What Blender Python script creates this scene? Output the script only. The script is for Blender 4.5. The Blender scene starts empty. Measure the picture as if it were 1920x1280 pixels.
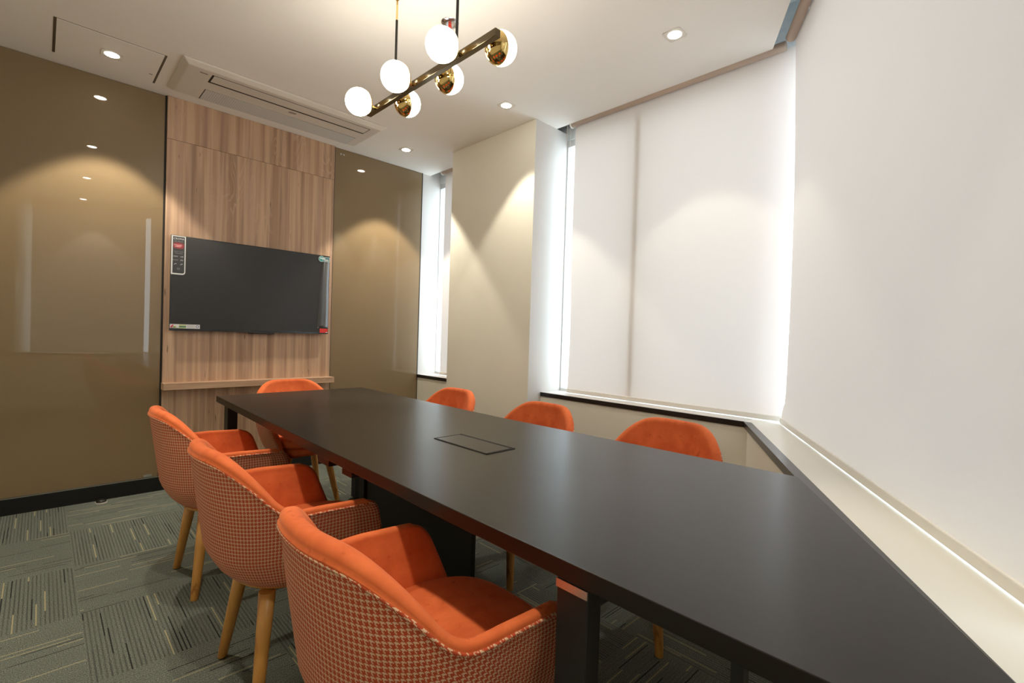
import bpy, bmesh, math, random
from mathutils import Vector, Matrix
random.seed(7)
S = bpy.context.scene
COL = S.collection
PI = math.pi

# ------------------------------------------------------------------ camera
F_PX, PITCH, ROLL, YAW, CAM_H = 905.79, -0.014546, 0.031281, 0.797642, 1.13
cp, sp, cr, sr = math.cos(PITCH), math.sin(PITCH), math.cos(ROLL), math.sin(ROLL)
M3 = Matrix(((cr, -sr, 0), (sr, cr, 0), (0, 0, 1))) @ Matrix(((1, 0, 0), (0, cp, sp), (0, -sp, cp)))
W3 = Matrix(((math.sin(YAW), -math.cos(YAW), 0), (0, 0, -1), (math.cos(YAW), math.sin(YAW), 0)))
T3 = M3 @ W3
cam_data = bpy.data.cameras.new('camera')
cam = bpy.data.objects.new('camera', cam_data)
COL.objects.link(cam)
R = Matrix((T3[0], -T3[1], -T3[2])).transposed()
cam.matrix_world = Matrix.Translation((0, 0, CAM_H)) @ R.to_4x4()
cam_data.sensor_width = 36
cam_data.lens = F_PX / 1920 * 36
cam_data.clip_start = 0.02
S.camera = cam

# ------------------------------------------------------------------ view, world, lights
S.view_settings.view_transform = 'Standard'
S.view_settings.look = 'None'
S.view_settings.gamma = 1
S.view_settings.use_curve_mapping = False
S.view_settings.exposure = 1.38
S.cycles.use_denoising = True
S.cycles.max_bounces = 10
S.cycles.diffuse_bounces = 6
S.cycles.glossy_bounces = 5
S.cycles.transmission_bounces = 6
S.cycles.sample_clamp_indirect = 6
S.cycles.caustics_reflective = False
S.cycles.caustics_refractive = False

SKY = 2.0
LAMP = 22.0
GLOBE = 9.0
world = bpy.data.worlds.new('sky')
S.world = world
world.use_nodes = True
wn = world.node_tree
bg = wn.nodes['Background']
bg.inputs['Color'].default_value = (0.84, 0.92, 1.0, 1)
bg.inputs['Strength'].default_value = SKY

CEIL = 2.653
DOWNLIGHTS = [(0.27, 3.607), (2.18, 3.58), (2.20, 2.38), (2.25, 1.21), (0.30, 2.33), (0.33, 1.07), (0.36, -0.16)]
WARM = (1.0, 0.91, 0.75)

# ------------------------------------------------------------------ helpers
def link(name, me, parent=None):
    o = bpy.data.objects.new(name, me)
    COL.objects.link(o)
    if parent is not None:
        o.parent = parent
    return o

def obj(name, bm, m, parent=None, smooth=False, bevel=0, segs=2, loc=None):
    me = bpy.data.meshes.new(name)
    bmesh.ops.recalc_face_normals(bm, faces=bm.faces) if not smooth == 'keep' else None
    bm.to_mesh(me)
    bm.free()
    for mm in (m if isinstance(m, (list, tuple)) else [m]):
        me.materials.append(mm)
    if smooth:
        for p in me.polygons:
            p.use_smooth = True
    o = link(name, me, parent)
    if bevel:
        b = o.modifiers.new('bevel', 'BEVEL')
        b.width = bevel
        b.segments = segs
        b.limit_method = 'ANGLE'
        b.angle_limit = 0.6
    if loc:
        o.location = loc
    return o

def thing(name, label, cat, loc=(0, 0, 0), rotz=0, group=None):
    o = link(name, None)
    o.location = loc
    o.rotation_euler = (0, 0, rotz)
    o['label'] = label
    o['category'] = cat
    if group:
        o['group'] = group
    o.empty_display_size = 0.1
    return o

def tag(o, label, cat, group=None):
    o['label'] = label
    o['category'] = cat
    if group:
        o['group'] = group
    return o

def struct(o):
    o['kind'] = 'structure'
    return o

def B():
    return bmesh.new()

def box(bm, x0, x1, y0, y1, z0, z1):
    v = [bm.verts.new(p) for p in ((x0, y0, z0), (x1, y0, z0), (x1, y1, z0), (x0, y1, z0),
                                   (x0, y0, z1), (x1, y0, z1), (x1, y1, z1), (x0, y1, z1))]
    for f in ((0, 3, 2, 1), (4, 5, 6, 7), (0, 1, 5, 4), (1, 2, 6, 5), (2, 3, 7, 6), (3, 0, 4, 7)):
        bm.faces.new([v[i] for i in f])
    return bm

def prism(bm, pts, z0, z1):
    a = [bm.verts.new((p[0], p[1], z0)) for p in pts]
    b = [bm.verts.new((p[0], p[1], z1)) for p in pts]
    n = len(pts)
    bm.faces.new(a[::-1])
    bm.faces.new(b)
    for i in range(n):
        bm.faces.new((a[i], a[(i + 1) % n], b[(i + 1) % n], b[i]))
    return bm

def tube(bm, p0, p1, r0, r1=None, n=16, cap=True):
    r1 = r0 if r1 is None else r1
    p0, p1 = Vector(p0), Vector(p1)
    d = (p1 - p0).normalized()
    u = d.orthogonal().normalized()
    w = d.cross(u)
    rings = []
    for p, r in ((p0, r0), (p1, r1)):
        rings.append([bm.verts.new(p + (u * math.cos(2 * PI * i / n) + w * math.sin(2 * PI * i / n)) * r) for i in range(n)])
    for i in range(n):
        bm.faces.new((rings[0][i], rings[0][(i + 1) % n], rings[1][(i + 1) % n], rings[1][i]))
    if cap:
        bm.faces.new(rings[0][::-1])
        bm.faces.new(rings[1])
    return bm

def lathe(bm, prof, n=32, c=(0, 0, 0), axis='z', a0=0):
    """prof: list of (r, h); revolve round the axis through c"""
    c = Vector(c)
    rings = []
    for r, h in prof:
        if r < 1e-6:
            pts = [(0, 0, h)]
        else:
            pts = [(r * math.cos(2 * PI * i / n), r * math.sin(2 * PI * i / n), h) for i in range(n)]
        if axis == 'x':
            pts = [(p[2], p[0], p[1]) for p in pts]
        if axis == 'y':
            pts = [(p[1], p[2], p[0]) for p in pts]
        rings.append([bm.verts.new(c + Vector(p)) for p in pts])
    for a, b in zip(rings, rings[1:]):
        for i in range(n):
            j = (i + 1) % n
            if len(a) == 1 and len(b) == 1:
                continue
            if len(a) == 1:
                bm.faces.new((a[0], b[j], b[i]))
            elif len(b) == 1:
                bm.faces.new((a[i], a[j], b[0]))
            else:
                bm.faces.new((a[i], a[j], b[j], b[i]))
    return bm

def path_tube(bm, pts, r, n=8):
    pts = [Vector(p) for p in pts]
    rings = []
    u = None
    for i, p in enumerate(pts):
        d = (pts[min(i + 1, len(pts) - 1)] - pts[max(i - 1, 0)]).normalized()
        u = d.orthogonal().normalized() if u is None else (u - d * u.dot(d)).normalized()
        w = d.cross(u)
        rings.append([bm.verts.new(p + (u * math.cos(2 * PI * k / n) + w * math.sin(2 * PI * k / n)) * r) for k in range(n)])
    for a, b in zip(rings, rings[1:]):
        for k in range(n):
            bm.faces.new((a[k], a[(k + 1) % n], b[(k + 1) % n], b[k]))
    bm.faces.new(rings[0][::-1])
    bm.faces.new(rings[-1])
    return bm

def text_mesh(name, s, size, m, parent, loc, rot=(PI / 2, 0, 0), ext=0.0001):
    cu = bpy.data.curves.new(name, 'FONT')
    cu.body = s
    cu.size = size
    cu.extrude = ext
    cu.align_x = 'CENTER'
    cu.resolution_u = 2
    t = bpy.data.objects.new(name, cu)
    COL.objects.link(t)
    bpy.context.view_layer.update()
    me = bpy.data.meshes.new_from_object(t)
    bpy.data.objects.remove(t)
    me.materials.clear()
    me.materials.append(m)
    o = link(name, me, parent)
    o.location = loc
    o.rotation_euler = rot
    return o

# ------------------------------------------------------------------ materials
def mat(name, color=(0.5, 0.5, 0.5), rough=0.5, metal=0, spec=0.5, coat=0, coat_rough=0.03, sheen=0, sheen_tint=None):
    m = bpy.data.materials.new(name)
    m.use_nodes = True
    p = m.node_tree.nodes['Principled BSDF']
    p.inputs['Base Color'].default_value = (*color, 1)
    p.inputs['Roughness'].default_value = rough
    p.inputs['Metallic'].default_value = metal
    p.inputs['Specular IOR Level'].default_value = spec
    p.inputs['Coat Weight'].default_value = coat
    p.inputs['Coat Roughness'].default_value = coat_rough
    p.inputs['Sheen Weight'].default_value = sheen
    if sheen_tint:
        p.inputs['Sheen Tint'].default_value = (*sheen_tint, 1)
    return m

class NT:
    def __init__(s, m):
        s.t = m.node_tree
        s.p = s.t.nodes.get('Principled BSDF')
    def n(s, typ, **kw):
        nd = s.t.nodes.new(typ)
        for k, v in kw.items():
            if k.startswith('i_'):
                nd.inputs[k[2:].replace('_', ' ')].default_value = v
            else:
                setattr(nd, k, v)
        return nd
    def l(s, a, b):
        s.t.links.new(a, b)
    def math(s, op, a, b=None, c=None):
        nd = s.t.nodes.new('ShaderNodeMath')
        nd.operation = op
        for i, v in enumerate((a, b, c)):
            if v is None:
                continue
            if isinstance(v, (int, float)):
                nd.inputs[i].default_value = v
            else:
                s.l(v, nd.inputs[i])
        return nd.outputs[0]
    def mix(s, f, a, b):
        nd = s.t.nodes.new('ShaderNodeMix')
        nd.data_type = 'RGBA'
        for sock, v in ((nd.inputs[0], f), (nd.inputs[6], a), (nd.inputs[7], b)):
            if isinstance(v, (int, float)):
                sock.default_value = v
            elif isinstance(v, tuple):
                sock.default_value = (*v[:3], 1)
            else:
                s.l(v, sock)
        return nd.outputs[2]
    def ramp(s, f, stops):
        nd = s.t.nodes.new('ShaderNodeValToRGB')
        el = nd.color_ramp.elements
        while len(el) < len(stops):
            el.new(0.5)
        for e, (pos, c) in zip(el, stops):
            e.position = pos
            e.color = (*c, 1) if isinstance(c, tuple) else (c, c, c, 1)
        s.l(f, nd.inputs[0])
        return nd.outputs[0]
    def noise(s, vec, scale, detail=3, rough=0.5, dist=0.0):
        nd = s.n('ShaderNodeTexNoise')
        nd.inputs['Scale'].default_value = scale
        nd.inputs['Detail'].default_value = detail
        nd.inputs['Roughness'].default_value = rough
        nd.inputs['Distortion'].default_value = dist
        if vec is not None:
            s.l(vec, nd.inputs['Vector'])
        return nd.outputs['Fac']
    def mapping(s, vec, sc=(1, 1, 1), loc=(0, 0, 0), rot=(0, 0, 0)):
        nd = s.n('ShaderNodeMapping')
        nd.inputs['Scale'].default_value = sc
        nd.inputs['Location'].default_value = loc
        nd.inputs['Rotation'].default_value = rot
        s.l(vec, nd.inputs['Vector'])
        return nd.outputs[0]
    def obj(s):
        return s.n('ShaderNodeTexCoord').outputs['Object']
    def bump(s, h, strength=0.3, dist=0.001):
        nd = s.n('ShaderNodeBump')
        nd.inputs['Strength'].default_value = strength
        nd.inputs['Distance'].default_value = dist
        s.l(h, nd.inputs['Height'])
        s.l(nd.outputs[0], s.p.inputs['Normal'])

def painted(name, color, rough=0.6, var=0.04, bump=0.08):
    m = mat(name, color, rough)
    t = NT(m)
    v = t.obj()
    f = t.noise(v, 2.5, 3)
    lo = tuple(c * (1 - var) for c in color)
    hi = tuple(min(1, c * (1 + var)) for c in color)
    t.l(t.mix(f, lo, hi), t.p.inputs['Base Color'])
    t.bump(t.noise(v, 260, 2), bump, 0.0004)
    return m

CEIL_M = painted('ceiling_paint', (0.88, 0.85, 0.80), 0.75)
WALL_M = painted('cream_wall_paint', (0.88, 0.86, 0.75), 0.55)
REVEAL_M = painted('daylit_reveal_paint', (0.64, 0.61, 0.58), 0.55)  # sill and reveal white; on the column sides it paints in daylight
LEDGE_M = painted('cream_ledge_paint', (0.72, 0.70, 0.64), 0.3, 0.02, 0.02)
BLACK_TRIM = painted('black_trim', (0.016, 0.014, 0.012), 0.32, 0.2, 0.02)
REFL_TRIM = painted('black_trim_reflection', (0.045, 0.042, 0.042), 0.3, 0.1, 0.02)  # black trim lightened to grey for the reflection on its top
BASEB_M = painted('black_skirting', (0.006, 0.006, 0.006), 0.4, 0.2, 0.02)
ALU = mat('aluminium', (0.6, 0.6, 0.58), 0.3, 1)
WHITE_PL = painted('white_plastic', (0.62, 0.58, 0.52), 0.4, 0.02, 0.0)
DARK = mat('dark_gap', (0.01, 0.008, 0.007), 0.6)
SIDELIT_GAP = mat('sidelit_gap', (0.12, 0.09, 0.06), 0.7)  # side-lit brown of the hatch gap, put into the colour
GOLD = mat('polished_gold', (0.83, 0.60, 0.24), 0.07, 1)
BRONZE = mat('dark_bronze_bar', (0.16, 0.125, 0.075), 0.16, 1)
BLACK_MET = mat('black_metal', (0.02, 0.018, 0.015), 0.35, 0.3)
FRAME_M = painted('white_window_frame', (0.6, 0.6, 0.6), 0.4, 0.02, 0)

# concrete slab over the blind pocket
CONC = mat('bare_concrete', (0.45, 0.5, 0.52), 0.85)
t = NT(CONC)
v = t.obj()
f = t.noise(v, 14, 8, 0.7)
t.l(t.ramp(f, [(0.3, (0.56, 0.64, 0.68)), (0.55, (0.72, 0.74, 0.75)), (0.8, (0.80, 0.77, 0.74))]), t.p.inputs['Base Color'])
t.bump(f, 0.4, 0.004)

# back painted glass
GLASSP = mat('back_painted_glass', (0.225, 0.155, 0.078), 0.5, 0, 0.3, coat=1.0, coat_rough=0.012)
t = NT(GLASSP)
t.p.inputs['Coat IOR'].default_value = 1.52

# laminate wood
def wood_mat(name, axis='z', seed=0.0, tint=1.0):
    m = mat(name, (0.4, 0.25, 0.13), 0.5)
    t = NT(m)
    v0 = t.obj()
    if axis == 'x':
        v0 = t.mapping(v0, rot=(0, PI / 2, 0))
    v = t.mapping(v0, loc=(seed, seed * 0.7, seed * 1.3))
    sep = t.n('ShaderNodeSeparateXYZ')
    t.l(v, sep.inputs[0])
    # irregular board tone
    w = t.noise(t.mapping(v, sc=(13.0, 3.0, 0.2)), 1.0, 3, 0.6)
    w2 = t.noise(t.mapping(v, sc=(26.0, 26.0, 0.7)), 1.0, 4, 0.6)
    fine = t.noise(t.mapping(v, sc=(330.0, 330.0, 6.0)), 1.0, 3, 0.6)
    # cathedral figure: bands of a distorted coordinate
    dist = t.noise(t.mapping(v, sc=(7.0, 7.0, 1.6)), 1.0, 2, 0.4, 0.5)
    band = t.math('SINE', t.math('MULTIPLY', dist, 110.0))
    band = t.math('POWER', t.math('MULTIPLY_ADD', band, 0.5, 0.5), 6.0)
    mask = t.ramp(t.noise(t.mapping(v, sc=(5.0, 5.0, 0.55), loc=(3, 1, 2)), 1.0, 1, 0.5), [(0.55, 0.0), (0.68, 1.0)])
    base = t.ramp(w, [(0.36, (0.50 * tint, 0.31 * tint, 0.195 * tint)), (0.5, (0.78 * tint, 0.53 * tint, 0.345 * tint)), (0.64, (0.58 * tint, 0.38 * tint, 0.265 * tint))])
    c = t.mix(t.ramp(w2, [(0.46, 0.0), (0.70, 0.8)]), base, (0.29 * tint, 0.165 * tint, 0.11 * tint))
    c = t.mix(t.math('MULTIPLY', fine, 0.35), c, (0.34 * tint, 0.20 * tint, 0.125 * tint))
    c = t.mix(t.math('MULTIPLY', t.math('MULTIPLY', band, mask), 0.5), c, (0.74 * tint, 0.52 * tint, 0.36 * tint))
    # small dark flecks
    fl = t.noise(t.mapping(v, sc=(70.0, 70.0, 9.0), loc=(5, 5, 5)), 1.0, 2, 0.6)
    c = t.mix(t.ramp(fl, [(0.70, 0.0), (0.76, 0.75)]), c, (0.12 * tint, 0.07 * tint, 0.045 * tint))
    t.l(c, t.p.inputs['Base Color'])
    t.bump(fine, 0.12, 0.0005)
    return m

WOOD = wood_mat('oak_laminate', tint=0.88)
WOOD_UP = wood_mat('oak_laminate_upper', seed=4.3, tint=0.88)
WOOD_SH = wood_mat('oak_laminate_shelf', axis='x', seed=2.1, tint=0.95)

LEGW = mat('beech_leg_wood', (0.55, 0.25, 0.055), 0.38)
t = NT(LEGW)
v = t.mapping(t.obj(), sc=(30, 30, 3))
f = t.noise(v, 1.0, 4, 0.6, 0.6)
t.l(t.ramp(f, [(0.35, (0.34, 0.13, 0.028)), (0.45, (0.56, 0.26, 0.058)), (0.7, (0.64, 0.33, 0.085))]), t.p.inputs['Base Color'])

# velvet
VELVET = mat('orange_velvet', (0.66, 0.115, 0.022), 0.75, 0, 0.25, sheen=0.25, sheen_tint=(1.0, 0.5, 0.3))
t = NT(VELVET)
v = t.obj()
f = t.noise(v, 11, 4, 0.6, 0.4)
c = t.mix(t.ramp(f, [(0.35, 0.0), (0.7, 1.0)]), (0.77, 0.17, 0.048), (0.61, 0.112, 0.028))
blot = t.noise(t.mapping(v, loc=(2, 3, 4)), 34, 2, 0.5)
c = t.mix(t.ramp(blot, [(0.66, 0.0), (0.74, 0.45)]), c, (0.42, 0.055, 0.012))
t.l(c, t.p.inputs['Base Color'])
t.bump(t.noise(v, 500, 2), 0.25, 0.0006)
t.p.inputs['Sheen Roughness'].default_value = 0.4

# woven houndstooth from UV in metres
def houndstooth(name, pitch=0.0112):
    m = mat(name, (0.5, 0.2, 0.1), 0.85)
    t = NT(m)
    uv = t.n('ShaderNodeUVMap').outputs[0]
    sep = t.n('ShaderNodeSeparateXYZ')
    t.l(uv, sep.inputs[0])
    k = 8.0 / pitch
    i = t.math('FLOOR', t.math('MULTIPLY', sep.outputs[0], k))
    j = t.math('FLOOR', t.math('MULTIPLY', sep.outputs[1], k))
    def mod(a, b):
        return t.math('FLOORED_MODULO', a, b)
    warp = t.math('LESS_THAN', mod(i, 8.0), 4.5)
    weft = t.math('LESS_THAN', mod(j, 8.0), 4.5)
    over = t.math('LESS_THAN', mod(t.math('ADD', i, j), 4.0), 1.5)
    col = t.math('ADD', t.math('MULTIPLY', over, warp), t.math('MULTIPLY', t.math('SUBTRACT', 1.0, over), weft))
    nz = t.noise(uv, 900, 2, 0.6)
    dark = t.mix(nz, (0.38, 0.035, 0.008), (0.62, 0.095, 0.022))
    light = t.mix(nz, (0.62, 0.36, 0.20), (0.86, 0.62, 0.42))
    t.l(t.mix(col, light, dark), t.p.inputs['Base Color'])
    th = t.math('ADD', t.math('SINE', t.math('MULTIPLY', sep.outputs[0], k * 2 * PI)), t.math('SINE', t.math('MULTIPLY', sep.outputs[1], k * 2 * PI)))
    t.bump(th, 0.25, 0.0004)
    return m
HOUND = houndstooth('orange_cream_houndstooth')

# table laminate
TABLE_M = mat('dark_brown_laminate', (0.030, 0.025, 0.020), 0.36, 0, 0.33)
t = NT(TABLE_M)
v = t.obj()
f = t.noise(t.mapping(v, sc=(60, 2.5, 20)), 1.0, 4, 0.6)
g = t.noise(t.mapping(v, sc=(2.0, 1.0, 1.0)), 2.0, 3, 0.6)
t.l(t.mix(f, (0.009, 0.007, 0.005), (0.016, 0.012, 0.009)), t.p.inputs['Base Color'])
t.l(t.math('MULTIPLY_ADD', g, 0.03, 0.275), t.p.inputs['Roughness'])
TABLE_LEG = mat('black_powder_coat', (0.010, 0.010, 0.009), 0.45)
TABLE_UND = mat('table_underside', (0.02, 0.015, 0.012), 0.5)

# carpet tiles, quarter turned
CARPET = mat('carpet_tiles', (0.1, 0.1, 0.08), 0.95, 0, 0.1)
t = NT(CARPET)
v = t.obj()
sep = t.n('ShaderNodeSeparateXYZ')
t.l(v, sep.inputs[0])
TS = 0.503
tx = t.math('DIVIDE', t.math('SUBTRACT', sep.outputs[0], 0.122), TS)
ty = t.math('DIVIDE', t.math('SUBTRACT', sep.outputs[1], 3.466), TS)
ix, iy = t.math('FLOOR', tx), t.math('FLOOR', ty)
fx, fy = t.math('MULTIPLY', t.math('SUBTRACT', tx, ix), TS), t.math('MULTIPLY', t.math('SUBTRACT', ty, iy), TS)
par = t.math('LESS_THAN', t.math('FLOORED_MODULO', t.math('ADD', ix, iy), 2.0), 0.5)   # 1: stripes along x
def sel(a, b):
    return t.math('ADD', t.math('MULTIPLY', par, a), t.math('MULTIPLY', t.math('SUBTRACT', 1.0, par), b))
across = sel(fy, fx)
along = sel(fx, fy)
rib = t.math('MULTIPLY', across, 1 / 0.0125)
ri = t.math('FLOOR', rib)
def wn_(a, b, c):
    nd = t.n('ShaderNodeTexWhiteNoise', noise_dimensions='3D')
    cmb = t.n('ShaderNodeCombineXYZ')
    for k_, s_ in enumerate((a, b, c)):
        if isinstance(s_, (int, float)):
            cmb.inputs[k_].default_value = s_
        else:
            t.l(s_, cmb.inputs[k_])
    t.l(cmb.outputs[0], nd.inputs['Vector'])
    return nd.outputs['Value']
tid = t.math('ADD', t.math('MULTIPLY', ix, 7.31), t.math('MULTIPLY', iy, 3.77))
off = wn_(ri, tid, 1.5)
seg = t.math('FLOOR', t.math('ADD', t.math('MULTIPLY', along, 1 / 0.19), off))
rnd = wn_(ri, t.math('ADD', seg, 20.0), tid)
fr = t.math('SUBTRACT', rib, ri)
groove = t.math('LESS_THAN', t.math('ABSOLUTE', t.math('SUBTRACT', fr, 0.5)), 0.20)
line = t.math('LESS_THAN', t.math('ABSOLUTE', t.math('SUBTRACT', fr, 0.5)), 0.16)
pile = t.noise(v, 300, 3, 0.85)
pile2 = t.noise(v, 90, 3, 0.7)
streak = wn_(ri, tid, 9.5)
base = t.ramp(pile, [(0.36, (0.03, 0.036, 0.030)), (0.5, (0.135, 0.152, 0.128)), (0.64, (0.42, 0.44, 0.37))])
base = t.mix(t.math('MULTIPLY', streak, 0.25), base, (0.10, 0.112, 0.095))
base = t.mix(t.math('MULTIPLY', pile2, 0.35), base, (0.14, 0.155, 0.13))
soft = t.mix(t.math('MULTIPLY', t.math('MULTIPLY', groove, t.math('MULTIPLY_ADD', rnd, 0.6, 0.55)), sel(0.16, 0.50)), base, (0.022, 0.022, 0.019))  # groove darkening per tile turn, a view-direction effect painted into the colour
isc = t.math('MULTIPLY', t.math('GREATER_THAN', rnd, 0.925), line)
isd = t.math('MULTIPLY', t.math('LESS_THAN', rnd, 0.06), line)
c = t.mix(t.math('MULTIPLY', isd, 0.85), soft, (0.012, 0.012, 0.012))
c = t.mix(t.math('MULTIPLY', isc, t.math('MULTIPLY_ADD', pile, 0.6, 0.5)), c, (0.46, 0.41, 0.24))
t.l(c, t.p.inputs['Base Color'])
hgt = t.math('SUBTRACT', pile, t.math('MULTIPLY', groove, 0.8))
t.bump(hgt, 0.6, 0.003)

# blind fabric: light comes through it
def fabric_mat(name, dif, tra, f):
    m = bpy.data.materials.new(name)
    m.use_nodes = True
    nt = m.node_tree
    nt.nodes.clear()
    out = nt.nodes.new('ShaderNodeOutputMaterial')
    mx = nt.nodes.new('ShaderNodeMixShader')
    d = nt.nodes.new('ShaderNodeBsdfDiffuse')
    tr = nt.nodes.new('ShaderNodeBsdfTranslucent')
    d.inputs[0].default_value = (*dif, 1)
    tr.inputs[0].default_value = (*tra, 1)
    mx.inputs[0].default_value = f
    wv = nt.nodes.new('ShaderNodeTexNoise')
    wv.inputs['Scale'].default_value = 700
    tc = nt.nodes.new('ShaderNodeTexCoord')
    bp = nt.nodes.new('ShaderNodeBump')
    bp.inputs['Strength'].default_value = 0.25
    bp.inputs['Distance'].default_value = 0.0005
    nt.links.new(tc.outputs['Object'], wv.inputs['Vector'])
    nt.links.new(wv.outputs['Fac'], bp.inputs['Height'])
    nt.links.new(bp.outputs[0], d.inputs['Normal'])
    nt.links.new(d.outputs[0], mx.inputs[1])
    nt.links.new(tr.outputs[0], mx.inputs[2])
    nt.links.new(mx.outputs[0], out.inputs[0])
    return m
FABRIC = fabric_mat('cream_blind_fabric', (0.78, 0.735, 0.70), (0.88, 0.79, 0.75), 0.132)
HEM_M = mat('cream_hem_bar', (0.80, 0.77, 0.72), 0.35)
TUBE_M = fabric_mat('rolled_blind_fabric', (0.60, 0.47, 0.38), (0.3, 0.2, 0.15), 0.12)

def glass_mat():
    m = bpy.data.materials.new('window_glass')
    m.use_nodes = True
    nt = m.node_tree
    nt.nodes.clear()
    out = nt.nodes.new('ShaderNodeOutputMaterial')
    mx = nt.nodes.new('ShaderNodeMixShader')
    a = nt.nodes.new('ShaderNodeBsdfTransparent')
    a.inputs[0].default_value = (0.93, 0.97, 0.97, 1)
    g = nt.nodes.new('ShaderNodeBsdfGlossy')
    g.inputs['Roughness'].default_value = 0.02
    mx.inputs[0].default_value = 0.06
    nt.links.new(a.outputs[0], mx.inputs[1])
    nt.links.new(g.outputs[0], mx.inputs[2])
    nt.links.new(mx.outputs[0], out.inputs[0])
    return m
PANE = glass_mat()

def emit(name, color, strength):
    m = bpy.data.materials.new(name)
    m.use_nodes = True
    p = m.node_tree.nodes['Principled BSDF']
    p.inputs['Base Color'].default_value = (0.8, 0.8, 0.8, 1)
    p.inputs['Emission Color'].default_value = (*color, 1)
    p.inputs['Emission Strength'].default_value = strength
    return m
DISC = emit('downlight_diffuser', (1.0, 0.94, 0.82), 14)
GLOBE_M = emit('opal_globe_glass', (1.0, 0.92, 0.78), GLOBE)

# ------------------------------------------------------------------ room shell
XW = 2.615          # parapet face of the right wall
YF = 3.989          # face of the front (screen) wall
CD = Vector((0.8835, 0.4685, 0))     # direction of the slanted back wall
CN = Vector((-0.4685, 0.8835, 0))    # into the room
CP = Vector((2.70, 0.790, 0))        # blind line of the slanted wall
def cl(s, d=0.0, z=0.0):
    """point on the slanted wall: s along it from the window corner, d into the room"""
    p = CP - CD * s + CN * d
    return Vector((p.x, p.y, z))

struct(obj('floor', box(B(), -0.9, 3.1, -1.5, 4.15, -0.03, 0.0), CARPET))

# ceiling board with the blind pockets left open along both window walls
XE = 2.705
def on_c(x, d):
    # y on the line parallel to the slanted wall at offset d for a given x
    p = cl(0, d)
    return p.y + (x - p.x) * CD.y / CD.x
CE = 0.095
pts = [(-0.9, 4.15), (-0.9, on_c(-0.9, CE)), (XE, on_c(XE, CE)), (XE, 4.15)]
struct(obj('ceiling', prism(B(), pts, CEIL, CEIL + 0.012), CEIL_M))
struct(obj('trim_7', box(B(), -0.95, 2.95, -1.6, 4.2, 2.93, 2.98), CONC))

# right wall: parapet, column and lintel beam
bm = B()
box(bm, XW, 2.90, 0.75, YF + 0.15, 0, 0.690)
struct(obj('wall_right', bm, WALL_M))
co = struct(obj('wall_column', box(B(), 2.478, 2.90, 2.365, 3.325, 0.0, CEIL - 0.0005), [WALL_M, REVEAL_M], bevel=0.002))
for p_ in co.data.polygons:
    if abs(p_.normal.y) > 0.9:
        p_.material_index = 1  # greyer column sides: daylight against the warm front, partly put into paint
struct(obj('wall_right', box(B(), 2.82, 2.95, 0.80, YF + 0.15, 2.60, 2.93), CONC))
struct(obj('wall_front', box(B(), -0.9, 2.95, YF + 0.0, YF + 0.15, 0, 2.93), REVEAL_M))
struct(obj('wall_left', box(B(), -0.92, -0.80, -1.4, 4.15, 0, 2.93), WALL_M))
# slanted wall: parapet below the ledge, pier beyond the second blind, beam over the glass
q = [cl(-0.35, -0.02), cl(4.2, -0.02), cl(4.2, -0.26), cl(-0.35, -0.26)]
LED_IN = 0.1745      # room edge of the ledge
q = [cl(0.10, LED_IN - 0.005), cl(4.2, LED_IN - 0.005), cl(4.2, -0.30), cl(-0.20, -0.30), cl(-0.05, 0.0)]
struct(obj('wall_back', prism(B(), [(p.x, p.y) for p in q], 0, 0.690), WALL_M))
q = [cl(-0.20, -0.10), cl(4.2, -0.10), cl(4.2, -0.22), cl(-0.20, -0.22)]
struct(obj('wall_back', prism(B(), [(p.x, p.y) for p in q], 2.60, 2.93), CONC))
q = [cl(3.225, LED_IN), cl(4.3, LED_IN), cl(4.3, -0.22), cl(3.225, -0.22)]
struct(obj('wall_back', prism(B(), [(p.x, p.y) for p in q], 0.69, 2.93), WALL_M))

# skirting under the glass and wood panels
bsk = obj('baseboard_front', box(B(), -0.80, XW, YF - 0.016, YF, 0.0, 0.094), BASEB_M)
struct(bsk)
obj('top_strip', box(B(), -0.80, XW, YF - 0.017, YF, 0.094, 0.099), ALU, bsk)

# window sills with their black edge bands
SZ = 0.716
for y0, y1, nm in ((3.327, YF, 1), (0.0, 2.363, 2)):
    if nm == 2:
        # sill runs to the corner with the slanted ledge
        k0 = on_c(XW, LED_IN)
        bm = prism(B(), [(XW + 0.004, 2.363), (XW + 0.004, k0), (2.90, k0), (2.90, 2.363)], 0.690, SZ)
        o = obj('trim_%d' % nm, bm, REVEAL_M)
        e = obj('edge_band', box(B(), XW - 0.006, XW + 0.004, k0, 2.363, 0.688, SZ + 0.001), BLACK_TRIM, o)
    else:
        o = obj('trim_%d' % nm, box(B(), XW + 0.004, 2.90, y0, y1, 0.690, SZ), REVEAL_M)
        e = obj('edge_band', box(B(), XW - 0.006, XW + 0.004, y0, y1, 0.688, SZ + 0.001), BLACK_TRIM, o)
    struct(o)
# slanted ledge
TR = 0.036
a0, a1 = 0.0, 4.2
k0 = on_c(XW, LED_IN)
s_in = (CP - Vector((XW, k0, 0))).dot(CD)
q = [(XW + 0.004, on_c(XW + 0.004, LED_IN - TR)), tuple(cl(a1, LED_IN - TR))[:2], tuple(cl(a1, -0.28))[:2], tuple(cl(-0.18, -0.28))[:2], (2.90, on_c(XW, LED_IN) - 0.001), (XW + 0.004, on_c(XW, LED_IN) - 0.001)]
o = obj('trim_3', prism(B(), q, 0.690, SZ), LEDGE_M)
struct(o)
q = [tuple(cl(s_in, LED_IN))[:2], (1.640, on_c(1.640, LED_IN)), (0.669, -0.1235), (0.660, on_c(0.660, LED_IN)), tuple(cl(a1, LED_IN))[:2], tuple(cl(a1, LED_IN - TR))[:2], (XW, on_c(XW, LED_IN - TR))]
obj('edge_band', prism(B(), q, 0.686, SZ + 0.001), REFL_TRIM, o, bevel=0.001)

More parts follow.
